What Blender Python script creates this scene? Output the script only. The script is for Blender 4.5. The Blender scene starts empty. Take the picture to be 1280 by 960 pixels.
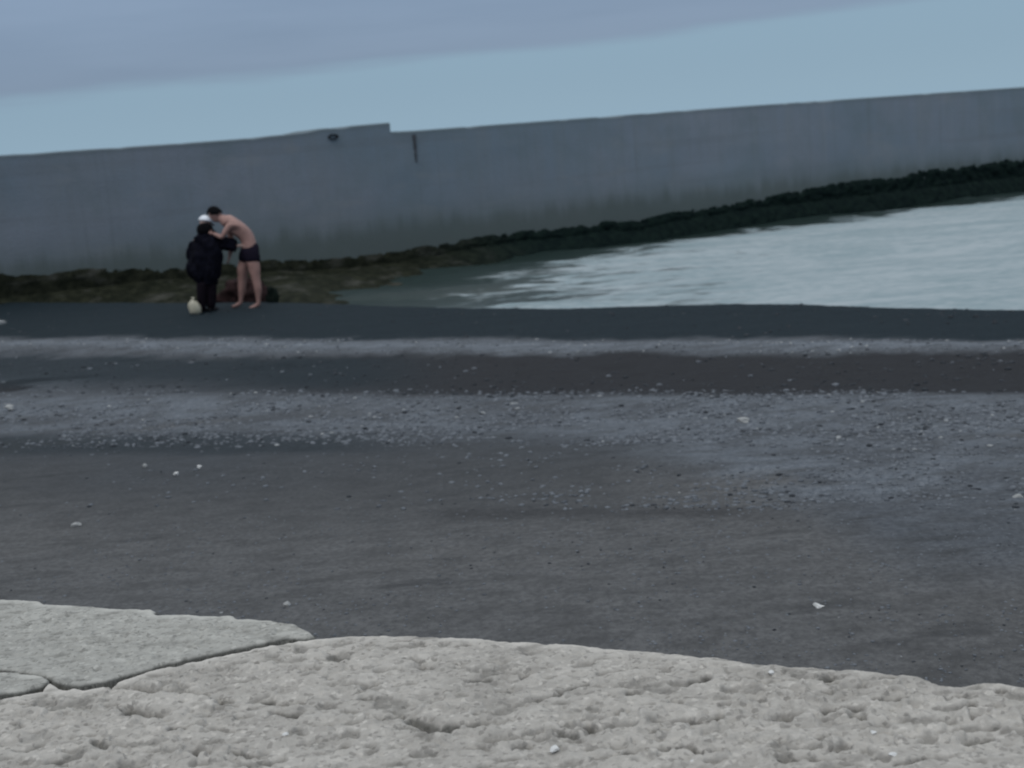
import bpy, bmesh, math, random
import numpy as np
from mathutils import noise as noise_mod
from mathutils import Vector, Matrix, Quaternion

SC = bpy.context.scene
COL = SC.collection
random.seed(7)
RNG = np.random.default_rng(7)

# ------------------------------------------------------------------ camera
F_PX = 1800.0            # focal length for a picture 1280 wide
EYE = 2.3                # eye height above the beach
PITCH = math.atan(296 / F_PX)
ROLL = math.radians(4.5)
fwd = Vector((0, math.cos(PITCH), -math.sin(PITCH)))
X0 = Vector((1, 0, 0))
U0 = X0.cross(fwd)
R_ = X0 * math.cos(ROLL) - U0 * math.sin(ROLL)
U_ = X0 * math.sin(ROLL) + U0 * math.cos(ROLL)
CAM = Vector((0, 0, EYE))
cd = bpy.data.cameras.new('camera')
cam = bpy.data.objects.new('camera', cd)
COL.objects.link(cam)
m = Matrix((R_, U_, -fwd)).transposed().to_4x4()
m.translation = CAM
cam.matrix_world = m
cd.sensor_width = 36
cd.lens = 36 * F_PX / 1280
cd.clip_start = 0.1
cd.clip_end = 6000
cd.dof.use_dof = True
cd.dof.focus_distance = 5.0
cd.dof.aperture_fstop = 3.8
SC.camera = cam
try:
    SC.cycles.filter_width = 2.0
except Exception:
    pass


def ray(px, py):
    return fwd + R_ * ((px - 640) / F_PX) + U_ * ((480 - py) / F_PX)


def on_z(px, py, z=0.0):
    d = ray(px, py)
    return CAM + d * ((z - EYE) / d.z)


def on_y(px, py, y):
    d = ray(px, py)
    return CAM + d * (y / d.y)


# ------------------------------------------------------------------ world, sun, exposure
SUN_EL, SUN_AZ = math.radians(52), math.radians(215)
W = bpy.data.worlds.new('World')
SC.world = W
W.use_nodes = True
nt = W.node_tree
nt.nodes.clear()


def N(tree, t, **kw):
    n = tree.nodes.new(t)
    for k, v in kw.items():
        setattr(n, k, v)
    return n


def math_n(tree, op, a, b=None, clamp=False):
    n = N(tree, 'ShaderNodeMath', operation=op)
    n.use_clamp = clamp
    for i, v in enumerate((a, b)):
        if v is None:
            continue
        if isinstance(v, (int, float)):
            n.inputs[i].default_value = v
        else:
            tree.links.new(v, n.inputs[i])
    return n.outputs[0]


def mixc(tree, f, a, b, mode='MIX'):
    n = N(tree, 'ShaderNodeMix', data_type='RGBA', blend_type=mode)
    for s, v in ((n.inputs[0], f), (n.inputs[6], a), (n.inputs[7], b)):
        if isinstance(v, (int, float)):
            s.default_value = v
        elif isinstance(v, (tuple, list)):
            s.default_value = (*v[:3], 1)
        else:
            tree.links.new(v, s)
    return n.outputs[2]


def maprange(tree, v, a, b, c=0.0, d=1.0, smooth=True):
    n = N(tree, 'ShaderNodeMapRange')
    if smooth:
        n.interpolation_type = 'SMOOTHSTEP'
    tree.links.new(v, n.inputs[0])
    for i, x in enumerate((a, b, c, d)):
        n.inputs[i + 1].default_value = x
    return n.outputs[0]


sky = N(nt, 'ShaderNodeTexSky')
sky.sky_type = 'NISHITA'
sky.sun_disc = False
sky.sun_elevation = SUN_EL
sky.sun_rotation = SUN_AZ
tc = N(nt, 'ShaderNodeTexCoord')
sep = N(nt, 'ShaderNodeSeparateXYZ')
nt.links.new(tc.outputs['Generated'], sep.inputs[0])
mp = N(nt, 'ShaderNodeMapping')
mp.inputs['Scale'].default_value = (1.6, 1.6, 14)
nt.links.new(tc.outputs['Generated'], mp.inputs[0])
nz = N(nt, 'ShaderNodeTexNoise')
nz.inputs['Scale'].default_value = 1.6
nz.inputs['Detail'].default_value = 6
nz.inputs['Roughness'].default_value = 0.55
nt.links.new(mp.outputs[0], nz.inputs[0])
z = sep.outputs[2]
zc = math_n(nt, 'MAXIMUM', z, 0.0)
# cloud base starts a few degrees above the horizon, ragged
edge = math_n(nt, 'ADD', z, math_n(nt, 'MULTIPLY', math_n(nt, 'SUBTRACT', nz.outputs[0], 0.5), 0.05))
edge = math_n(nt, 'SUBTRACT', edge, math_n(nt, 'MULTIPLY', sep.outputs[0], 0.035))
fcl = maprange(nt, edge, 0.059, 0.073)
haze_col = mixc(nt, maprange(nt, z, 0.0, 0.05), (2.75, 4.10, 5.25), (2.50, 3.75, 4.90))
cl_lum = math_n(nt, 'ADD', 0.93, math_n(nt, 'MULTIPLY', zc, 3.0))
ccol = N(nt, 'ShaderNodeVectorMath', operation='SCALE')
cc0 = mixc(nt, maprange(nt, nz.outputs[0], 0.3, 0.7), (1.70, 2.35, 3.35), (1.98, 2.68, 3.75))
cc1 = mixc(nt, maprange(nt, z, 0.1, 0.6), cc0, (3.05, 3.25, 3.45))
nt.links.new(cc1, ccol.inputs[0])
nt.links.new(cl_lum, ccol.inputs['Scale'])
over = mixc(nt, fcl, haze_col, ccol.outputs[0])
final = mixc(nt, 0.93, sky.outputs[0], over)
bg = N(nt, 'ShaderNodeBackground')
nt.links.new(final, bg.inputs[0])
bg.inputs[1].default_value = 0.1
wo = N(nt, 'ShaderNodeOutputWorld')
nt.links.new(bg.outputs[0], wo.inputs[0])

sl = bpy.data.lights.new('sun', 'SUN')
sl.energy = 0.6
sl.angle = math.radians(14)
sl.color = (1.0, 0.96, 0.9)
so = bpy.data.objects.new('sun', sl)
COL.objects.link(so)
sd = Vector((math.sin(SUN_AZ) * math.cos(SUN_EL), math.cos(SUN_AZ) * math.cos(SUN_EL), math.sin(SUN_EL)))
so.rotation_euler = sd.to_track_quat('Z', 'Y').to_euler()
so.location = (0, -10, 20)

SC.view_settings.view_transform = 'Standard'
SC.view_settings.look = 'None'
SC.view_settings.exposure = 0.0
SC.view_settings.gamma = 1.0


# ------------------------------------------------------------------ noise in numpy
def _hash(ix, iy, seed):
    h = (ix.astype(np.int64) * 374761393 + iy.astype(np.int64) * 668265263 + seed * 974634777) & 0x7fffffff
    h = ((h ^ (h >> 13)) * 1274126177) & 0x7fffffff
    h = h ^ (h >> 16)
    return (h & 0xffffff) / float(0xffffff)


def vnoise(x, y, seed=0):
    ix, iy = np.floor(x), np.floor(y)
    fx, fy = x - ix, y - iy
    fx = fx * fx * (3 - 2 * fx)
    fy = fy * fy * (3 - 2 * fy)
    a = _hash(ix, iy, seed); b = _hash(ix + 1, iy, seed)
    c = _hash(ix, iy + 1, seed); d = _hash(ix + 1, iy + 1, seed)
    return (a * (1 - fx) + b * fx) * (1 - fy) + (c * (1 - fx) + d * fx) * fy


def fbm(x, y, octv=4, seed=0, rough=0.5):
    s = 0; a = 1; t = 0
    for o in range(octv):
        s = s + a * vnoise(x * 2 ** o + 13.7 * o, y * 2 ** o + 5.1 * o, seed + o)
        t += a
        a *= rough
    return s / t          # 0..1, mean 0.5


def sstep(a, b, x):
    t = np.clip((x - a) / (b - a), 0, 1)
    return t * t * (3 - 2 * t)


# ------------------------------------------------------------------ object helpers
def link(name, me, mat=None, parent=None):
    o = bpy.data.objects.new(name, me)
    COL.objects.link(o)
    if mat is not None:
        for mm in (mat if isinstance(mat, (list, tuple)) else [mat]):
            me.materials.append(mm)
    if parent is not None:
        o.parent = parent
    return o


def tag(o, label=None, cat=None, group=None, kind=None):
    for k, v in (('label', label), ('category', cat), ('group', group), ('kind', kind)):
        if v:
            o[k] = v
    return o


def empty(name, loc=(0, 0, 0), **kw):
    o = bpy.data.objects.new(name, None)
    o.empty_display_size = 0.2
    COL.objects.link(o)
    o.location = loc
    bpy.context.view_layer.update()
    return tag(o, **kw)


def parent_keep(ch, root):
    """parent a mesh built in world coordinates to a root standing at its own place"""
    ch.parent = root
    ch.matrix_parent_inverse = Matrix.Translation(-Vector(root.location))


def mesh_np(name, V, Fq, smooth=True):
    me = bpy.data.meshes.new(name)
    V = np.asarray(V, dtype=np.float32)
    Fq = np.asarray(Fq, dtype=np.int32)
    k = Fq.shape[1]
    me.vertices.add(len(V)); me.vertices.foreach_set('co', V.ravel())
    me.loops.add(Fq.size); me.loops.foreach_set('vertex_index', Fq.ravel())
    me.polygons.add(len(Fq))
    me.polygons.foreach_set('loop_start', np.arange(0, Fq.size, k, dtype=np.int32))
    me.polygons.foreach_set('loop_total', np.full(len(Fq), k, dtype=np.int32))
    me.polygons.foreach_set('use_smooth', np.full(len(Fq), smooth, dtype=bool))
    me.update(calc_edges=True)
    me.validate()
    return me


def grid_faces(nr, nc, mask=None):
    i = np.arange(nr * nc).reshape(nr, nc)
    f = np.stack([i[:-1, :-1], i[:-1, 1:], i[1:, 1:], i[1:, :-1]], -1)
    if mask is not None:
        f = f[mask]
    return f.reshape(-1, 4)


def add_attr(me, name, vals):
    a = me.attributes.new(name, 'FLOAT', 'POINT')
    a.data.foreach_set('value', np.asarray(vals, dtype=np.float32).ravel())


def new_mat(name, rough=0.9):
    mt = bpy.data.materials.new(name)
    mt.use_nodes = True
    b = mt.node_tree.nodes['Principled BSDF']
    b.inputs['Roughness'].default_value = rough
    return mt, mt.node_tree, b


def noise(t, scale, detail=5, rough=0.55, scl=(1, 1, 1), src='Object', dist=0.0):
    c = N(t, 'ShaderNodeTexCoord')
    mpn = N(t, 'ShaderNodeMapping')
    mpn.inputs['Scale'].default_value = scl
    t.links.new(c.outputs[src], mpn.inputs[0])
    n = N(t, 'ShaderNodeTexNoise')
    n.inputs['Scale'].default_value = scale
    n.inputs['Detail'].default_value = detail
    n.inputs['Roughness'].default_value = rough
    n.inputs['Distortion'].default_value = dist
    t.links.new(mpn.outputs[0], n.inputs[0])
    return n.outputs[0]


def attr(t, name):
    a = N(t, 'ShaderNodeAttribute')
    a.attribute_name = name
    return a.outputs['Fac']


def bump(t, b, h, strength, dist):
    n = N(t, 'ShaderNodeBump')
    n.inputs['Strength'].default_value = strength
    n.inputs['Distance'].default_value = dist
    t.links.new(h, n.inputs['Height'])
    t.links.new(n.outputs[0], b.inputs['Normal'])


def simple_mat(name, col, rough=0.85, var=0.25, scale=8, bumpd=0.0):
    mt, t, b = new_mat(name, rough)
    n = noise(t, scale, 4)
    d = tuple(c * (1 - var) for c in col)
    l = tuple(min(1, c * (1 + var)) for c in col)
    t.links.new(mixc(t, maprange(t, n, 0.3, 0.7), d, l), b.inputs['Base Color'])
    if max(col) < 0.05:
        b.inputs['Specular IOR Level'].default_value = 0.08
    if bumpd:
        bump(t, b, n, 0.6, bumpd)
    return mt


# ------------------------------------------------------------------ beach geometry functions
WATER_Z = -0.33
crest_px = [(-900, 380), (0, 380), (330, 380), (450, 384), (560, 388), (700, 388), (820, 385), (920, 382.5),
            (1010, 384), (1100, 388), (1280, 390), (1700, 398), (2300, 410)]
crest = np.array([list(on_z(x, y, 0.0))[:2] for x, y in crest_px])
# wall face line, fitted through two points where it meets the water
pA = on_z(1280, 238, WATER_Z); pB = on_z(600, 325, WATER_Z)
wd = Vector((pA.x - pB.x, pA.y - pB.y, 0)).normalized()
wn = Vector((wd.y, -wd.x, 0))            # towards the camera
if wn.y > 0:
    wn = -wn
WO = Vector((pB.x, pB.y, 0))


def wall_hit(px, py):
    """pixel -> (s, z) on the wall face"""
    d = ray(px, py)
    t = (WO - CAM).dot(wn) / d.dot(wn)
    p = CAM + d * t
    return (p - WO).dot(wd), p.z


def beach_z(x, y, fine=True):
    yc = np.interp(x, crest[:, 0], crest[:, 1])
    d = y - yc
    drop = np.ones_like(x)
    z = -np.clip(d, 0, 60) * (0.10 + 0.035 * sstep(-3.6, -.9, x))
    z = z + 0.03 * np.exp(-(d / 0.9) ** 2) * drop
    # low storm ridges
    w = fbm(x * 0.15, y * 0.3, 3, 5) - 0.5
    for yy, hh, ww in BAND_RIDGES:
        yb = y - x * 0.0
        z = z + hh * np.exp(-((py_of(x, y) - yy) / ww) ** 2)
    if fine:
        z = z + 0.05 * w + 0.025 * (fbm(x * 1.1, y * 1.7, 4, 9) - 0.5) + 0.012 * (fbm(x * 7, y * 7, 3, 11, .6) - 0.5)
    # towards the slabs the beach drops slightly
    z = z - 0.25 * sstep(7.5, 4.5, y)
    return z


def py_of(x, y):
    """position across the beach, measured in the old tide-line coordinate (lines parallel to the shore)"""
    dx, dy, dz = x, y, -EYE
    f = dy * fwd.y + dz * fwd.z
    return 480 - F_PX * (dx * U_.x + dy * U_.y + dz * U_.z) / f


BAND_RIDGES = [(436, 0.05, 7), (505, 0.05, 12), (585, 0.03, 14)]

# ------------------------------------------------------------------ materials
# pebble beach
def beach_material():
    mt, t, b = new_mat('beach gravel', 0.8)
    wet, tone, pale = attr(t, 'wet'), attr(t, 'brown'), attr(t, 'pale')
    n1 = noise(t, 26, 6, 0.7)
    n2 = noise(t, 3.0, 5, 0.6, (1, 2.2, 1))
    n3 = noise(t, 90, 3, 0.7)
    c = mixc(t, maprange(t, n1, 0.3, 0.7), (0.062, 0.069, 0.079), (0.112, 0.122, 0.136))
    c = mixc(t, tone, c, mixc(t, maprange(t, n1, 0.3, 0.7), (0.082, 0.082, 0.083), (0.138, 0.138, 0.138)))
    c = mixc(t, pale, c, mixc(t, maprange(t, n1, 0.25, 0.7), (0.095, 0.112, 0.135), (0.20, 0.22, 0.245)))
    c = mixc(t, maprange(t, n2, 0.35, 0.75, 0, 0.6), c, (0.052, 0.053, 0.054))
    c = mixc(t, maprange(t, noise(t, 1.6, 5, .6, (.7, 2.6, 1)), 0.58, 0.70, 0, 0.5), c, (0.040, 0.042, 0.044))
    c = mixc(t, maprange(t, attr(t, 'tone'), 0, 1, 0.0, 0.55), c, (0.042, 0.046, 0.050))
    c = mixc(t, math_n(t, 'MULTIPLY', attr(t, 'kelp'), 0.95), c, mixc(t, n1, (0.012, 0.012, 0.014), (0.030, 0.030, 0.032)))
    c = mixc(t, maprange(t, n3, 0.60, 0.80, 0, 0.45), c, (0.18, 0.18, 0.18))
    c = mixc(t, wet, c, mixc(t, maprange(t, n1, 0.3, 0.7), (0.008, 0.014, 0.018), (0.017, 0.027, 0.034)))
    t.links.new(c, b.inputs['Base Color'])
    r = maprange(t, wet, 0, 1, 0.95, 0.8)
    t.links.new(r, b.inputs['Roughness'])
    b.inputs['Specular IOR Level'].default_value = 0.08
    bump(t, b, n1, 0.8, 0.02)
    return mt


def concrete_slab_material(name, tint):
    mt, t, b = new_mat(name, 0.95)
    n1 = noise(t, 2.2, 6, 0.6, (1, 1.6, 1))
    n2 = noise(t, 38, 5, 0.65)
    n3 = noise(t, 150, 3, 0.6)
    pit = attr(t, 'pit')
    k = lambda f: tuple(f * x for x in tint)
    c = mixc(t, maprange(t, n1, 0.3, 0.7), k(0.27), k(0.34))
    c = mixc(t, maprange(t, n2, 0.35, 0.72, 0, 0.5), c, k(0.40))
    c = mixc(t, maprange(t, n3, 0.55, 0.8, 0, 0.25), c, k(0.17))
    c = mixc(t, maprange(t, noise(t, 9, 4), 0.62, 0.75, 0, 0.35), c, k(0.17))
    vo = N(t, 'ShaderNodeTexVoronoi'); vo.inputs['Scale'].default_value = 26
    wc = N(t, 'ShaderNodeTexCoord'); wn_ = N(t, 'ShaderNodeTexNoise'); wn_.inputs['Scale'].default_value = 14
    t.links.new(wc.outputs['Object'], wn_.inputs[0])
    t.links.new(mixc(t, 0.06, wc.outputs['Object'], wn_.outputs['Color']), vo.inputs['Vector'])
    vs = N(t, 'ShaderNodeSeparateColor'); t.links.new(vo.outputs['Color'], vs.inputs[0])
    c = mixc(t, maprange(t, vs.outputs[0], 0.55, 1.0, 0, 0.26), c, k(0.19))
    c = mixc(t, maprange(t, vs.outputs[1], 0.80, 1.0, 0, 0.28), c, k(0.47))
    vo2 = N(t, 'ShaderNodeTexVoronoi'); vo2.inputs['Scale'].default_value = 75
    t.links.new(wc.outputs['Object'], vo2.inputs['Vector'])
    vs2 = N(t, 'ShaderNodeSeparateColor'); t.links.new(vo2.outputs['Color'], vs2.inputs[0])
    c = mixc(t, maprange(t, vs2.outputs[0], 0.72, 1.0, 0, 0.55), c, k(0.14))
    c = mixc(t, maprange(t, vs2.outputs[2], 0.88, 1.0, 0, 0.6), c, k(0.45))
    c = mixc(t, maprange(t, noise(t, 5.5, 5, .65, (1, 2.8, 1)), 0.52, 0.70, 0, 0.42), c, k(0.19))
    c = mixc(t, attr(t, 'pale_edge'), c, k(0.46))
    c = mixc(t, pit, c, (0.038, 0.039, 0.035))  # dirt tone in hollows and crack faces, also painting in their shade
    t.links.new(c, b.inputs['Base Color'])
    b.inputs['Specular IOR Level'].default_value = 0.1
    bump(t, b, n2, 0.7, 0.012)
    return mt


def wall_material():
    mt, t, b = new_mat('sea wall concrete', 0.9)
    big = noise(t, 0.22, 4, 0.5, (1, 1, 1.5))
    st = noise(t, 1.0, 5, 0.6, (2.4, 2.4, 0.22))
    fn = noise(t, 18, 5, 0.65)
    run = noise(t, 1.0, 6, 0.7, (5.5, 5.5, 0.10))
    lift = noise(t, 1.0, 3, 0.5, (0.12, 0.12, 3.2))
    c = mixc(t, maprange(t, big, 0.3, 0.7), (0.152, 0.196, 0.238), (0.196, 0.222, 0.262))
    c = mixc(t, maprange(t, st, 0.35, 0.7, 0, 0.22), c, (0.15, 0.165, 0.165))
    c = mixc(t, maprange(t, st, 0.58, 0.74, 0, 0.22), c, (0.23, 0.25, 0.275))
    c = mixc(t, maprange(t, fn, 0.4, 0.75, 0, 0.25), c, (0.14, 0.15, 0.155))
    c = mixc(t, maprange(t, run, 0.54, 0.70, 0, 0.30), c, (0.115, 0.135, 0.145))
    c = mixc(t, maprange(t, run, 0.40, 0.28, 0, 0.28), c, (0.25, 0.265, 0.28))
    c = mixc(t, maprange(t, lift, 0.55, 0.68, 0, 0.22), c, (0.13, 0.145, 0.16))
    # damp tide zone above the weed, in object height
    tc_ = N(t, 'ShaderNodeTexCoord'); sp = N(t, 'ShaderNodeSeparateXYZ')
    t.links.new(tc_.outputs['Object'], sp.inputs[0])
    hz = math_n(t, 'ADD', sp.outputs[2], math_n(t, 'MULTIPLY', st, 0.9))
    mot = noise(t, 1.1, 5, 0.6)
    c = mixc(t, maprange(t, mot, 0.45, 0.7, 0, 0.35), c, (0.130, 0.165, 0.180))
    c = mixc(t, maprange(t, noise(t, 0.6, 4, .55, (1, 1, 3)), 0.55, 0.72, 0, 0.3), c, (0.23, 0.24, 0.25))
    damp = maprange(t, hz, 1.9, 0.75, 0.0, 0.7)
    c = mixc(t, damp, c, (0.105, 0.130, 0.122))
    c = mixc(t, maprange(t, hz, 1.40, 0.95, 0.0, 0.38), c, (0.058, 0.072, 0.062))
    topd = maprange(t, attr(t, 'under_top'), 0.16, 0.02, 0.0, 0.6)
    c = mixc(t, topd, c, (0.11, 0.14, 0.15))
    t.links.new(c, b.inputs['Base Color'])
    b.inputs['Specular IOR Level'].default_value = 0.25
    bump(t, b, fn, 0.5, 0.02)
    return mt


def algae_material():
    mt, t, b = new_mat('wet algae', 0.75)
    oz = attr(t, 'olive')
    n = noise(t, 5, 6, 0.65)
    n2 = noise(t, 1.4, 4, 0.6, (1, 1, 2.5))
    dark = mixc(t, maprange(t, n, 0.35, 0.7), (0.004, 0.009, 0.009), (0.009, 0.018, 0.015))
    ol = mixc(t, maprange(t, n, 0.35, 0.7), (0.010, 0.012, 0.008), (0.027, 0.029, 0.019))
    ol = mixc(t, maprange(t, n2, 0.52, 0.72, 0, .8), ol, (0.060, 0.060, 0.052))
    c = mixc(t, oz, dark, ol)
    t.links.new(c, b.inputs['Base Color'])
    b.inputs['Specular IOR Level'].default_value = 0.04
    bump(t, b, n, 0.9, 0.04)
    return mt


def water_material():
    mt, t, b = new_mat('sea water', 0.12)
    foam = attr(t, 'foam')
    n = noise(t, 1.5, 7, 0.66, (0.55, 1.9, 1), dist=0.6)
    n2 = noise(t, 6, 5, 0.6, (0.6, 1.6, 1))
    f = math_n(t, 'ADD', foam, math_n(t, 'MULTIPLY', math_n(t, 'SUBTRACT', n, 0.5), 1.7))
    f = maprange(t, f, 0.36, 0.62)
    t.links.new(mixc(t, f, mixc(t, n2, (0.012, 0.023, 0.021), (0.026, 0.041, 0.038)),
                     mixc(t, maprange(t, math_n(t, 'ADD', math_n(t, 'MULTIPLY', n2, .5), math_n(t, 'MULTIPLY', noise(t, .8, 4, .6, (.5, 1.6, 1)), .5)), 0.38, 0.62), (0.215, 0.275, 0.295), (0.32, 0.365, 0.385))), wc_in := N(t, 'ShaderNodeMix', data_type='RGBA').inputs[6])
    wm = wc_in.node; t.links.new(maprange(t, math_n(t, 'ADD', foam, math_n(t, 'MULTIPLY', n, 0.8)), 1.42, 1.62), wm.inputs[0])
    wm.inputs[7].default_value = (0.62, 0.68, 0.70, 1); t.links.new(wm.outputs[2], b.inputs['Base Color'])
    t.links.new(maprange(t, f, 0, 1, 0.32, 0.9), b.inputs['Roughness'])
    b.inputs['Specular IOR Level'].default_value = 0.22
    b.inputs['IOR'].default_value = 1.33
    bump(t, b, math_n(t, 'ADD', n, math_n(t, 'MULTIPLY', n2, 0.4)), 0.6, 0.05)
    return mt


M_BEACH = beach_material()
M_WALL = wall_material()
M_ALGAE = algae_material()
M_WATER = water_material()
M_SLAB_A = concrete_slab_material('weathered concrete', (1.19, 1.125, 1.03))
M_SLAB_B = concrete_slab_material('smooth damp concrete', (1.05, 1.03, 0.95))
M_DARK = simple_mat('dark hollow', (0.02, 0.022, 0.025))

# ------------------------------------------------------------------ sea to the horizon
def build_sea():
    # far sheet, under the near water
    xs = np.concatenate([-np.geomspace(4000, 60, 14), np.linspace(-50, 50, 11), np.geomspace(60, 4000, 14)])
    ys = np.concatenate([[9.0, 14, 30, 60], np.geomspace(90, 5000, 16)])
    X, Y = np.meshgrid(xs, ys)
    V = np.stack([X, Y, np.full_like(X, WATER_Z - 0.12)], -1).reshape(-1, 3)
    me = mesh_np('sea', V, grid_faces(*X.shape))
    add_attr(me, 'foam', np.full(len(V), 0.05))
    tag(link('sea', me, M_WATER), kind='structure')
    # near water in the corner between beach and wall
    nr, nc = 330, 760
    ys = np.geomspace(17, 75, nr)
    u = np.linspace(-0.6, 0.75, nc)
    Y, U = np.meshgrid(ys, u, indexing='ij')
    X = U * Y
    swell = 0.05 * np.sin(Y * 1.7 + 1.2 * fbm(X * .2, Y * .3, 3, 3) * 6) + 0.07 * (fbm(X * 0.6, Y * 1.3, 4, 21) - 0.5) + \
        0.04 * (fbm(X * 2.5, Y * 5, 3, 22) - 0.5)
    Z = WATER_Z + swell
    # foam: everywhere except the sheltered corner by the wall
    P = py_of(X, Y)
    s = (X - WO.x) * wd.x + (Y - WO.y) * wd.y
    dw = (X - WO.x) * wn.x + (Y - WO.y) * wn.y       # distance in front of the wall
    edge_d = dw
    foam = 0.16 + 0.46 * sstep(-1.9, 2.4, X + 1.6 * (fbm(X * .5, Y * .9, 3, 24) - .5)) + 0.30 * sstep(1.5, 8, X)
    foam = foam - 0.75 * np.exp(-(np.clip(edge_d, 0, 50) / 2.3) ** 2) * (0.6 + .8 * fbm(X * .4, Y * .4, 3, 27))
    bz = beach_z(X, Y, False)
    shore = np.exp(-((WATER_Z - bz - 0.0) / 0.10) ** 2)
    foam = foam + 0.45 * shore * sstep(-1.5, 1.0, X)
    foam = np.clip(foam, 0, 1.4)
    keep = ~((edge_d < -0.4)[:-1, :-1])
    me = mesh_np('swash', np.stack([X, Y, Z], -1).reshape(-1, 3), grid_faces(nr, nc, keep))
    add_attr(me, 'foam', foam)
    tag(link('foamy_water', me, M_WATER), kind='structure')


build_sea()

# ------------------------------------------------------------------ beach
def build_beach():
    nr, nc = 640, 620
    ys = np.geomspace(3.2, 60, nr)
    u = np.linspace(-1, 1, nc)
    u = 0.55 * u + 0.45 * u ** 3
    Y, U = np.meshgrid(ys, u, indexing='ij')
    X = U * (Y * 0.9 + 4)
    Z = beach_z(X, Y)
    P = py_of(X, Y)
    Pn = P + 26 * (fbm(X * 0.35, Y * 0.6, 4, 31) - 0.5)
    Pw = P + 11 * (fbm(X * 0.5, Y * 0.9, 4, 33) - 0.5) + 7 * (fbm(X * 3.5, Y * 2.5, 3, 34) - 0.5)
    xr = X / Y                                    # left - right
    wet = sstep(427, 420, Pw)
    wet = np.maximum(wet, 0.8 * sstep(443, 450, Pw) * sstep(500, 470, Pw) * sstep(-0.02, -0.12, xr))
    wet = np.maximum(wet, 0.55 * sstep(535, 545, Pn) * sstep(575, 560, Pn) * sstep(-0.05, -0.15, xr))
    brown = sstep(440, 447, Pw) * sstep(503, 490, Pw) * sstep(-0.35, 0.0, xr)
    kelp = brown * 0.9
    brown = brown * 0
    kelp = np.maximum(kelp, 0.42 * np.exp(-((Pw - 645) / 7) ** 2) * sstep(-0.08, -0.04, xr) * sstep(0.24, 0.14, xr))
    kelp = np.maximum(kelp, 0.95 * sstep(0.60, 0.70, fbm(X * 1.0, Y * 2.6, 4, 47)) * sstep(446, 452, Pw) * sstep(500, 494, Pw))
    brown = np.maximum(brown, 0.85 * sstep(560, 640, P + 110 * (fbm(X * .3, Y * .5, 3, 44) - .5) - 110 * sstep(0.12, 0.3, xr)))
    brown = np.maximum(brown, 0.9 * sstep(0.62, 0.75, fbm(X * 0.6, Y * 1.4, 4, 45)) * sstep(500, 560, P))
    pale = 0.95 * np.exp(-((Pw - 434) / 6.0) ** 2) * (0.75 + 0.4 * fbm(X * 1.2, Y * 2, 3, 50))
    b2 = sstep(488, 512, Pn) * sstep(560 + 170 * 0, 525, Pn - 90 * sstep(0.0, 0.25, xr))
    pale = np.maximum(pale, b2 * 0.62 * sstep(0.30, 0.62, fbm(X * 1.6, Y * 2.5, 4, 51)))
    pale = np.maximum(pale, 0.5 * np.exp(-((P - 478) / 8) ** 2) * sstep(-0.27, -0.33, xr))
    me = mesh_np('beach', np.stack([X, Y, Z], -1).reshape(-1, 3), grid_faces(nr, nc))
    add_attr(me, 'wet', np.clip(wet, 0, 1)); add_attr(me, 'brown', np.clip(brown, 0, 1)); add_attr(me, 'kelp', np.clip(kelp, 0, 1)); add_attr(me, 'tone', sstep(720, 560, P + 60 * (fbm(X * .5, Y, 3, 58) - .5)) * sstep(520, 570, P) * sstep(0.2, 0.0, xr)); add_attr(me, 'pale', np.clip(pale, 0, 1))
    tag(link('beach', me, M_BEACH), kind='structure')


build_beach()

# ------------------------------------------------------------------ pebbles
def rock_shapes(n, seed):
    out = []
    rg = np.random.default_rng(seed)
    bm = bmesh.new(); bmesh.ops.create_icosphere(bm, subdivisions=1, radius=1.0)
    V = np.array([v.co[:] for v in bm.verts]); Fc = np.array([[v.index for v in f.verts] for f in bm.faces]); bm.free()
    for k in range(n):
        W_ = V * (1 + 0.22 * (rg.random((len(V), 1)) - 0.5) * 2)
        W_ = W_ * np.array([1, rg.uniform(.6, .95), rg.uniform(.4, .65)])
        out.append(W_)
    return out, Fc


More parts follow.
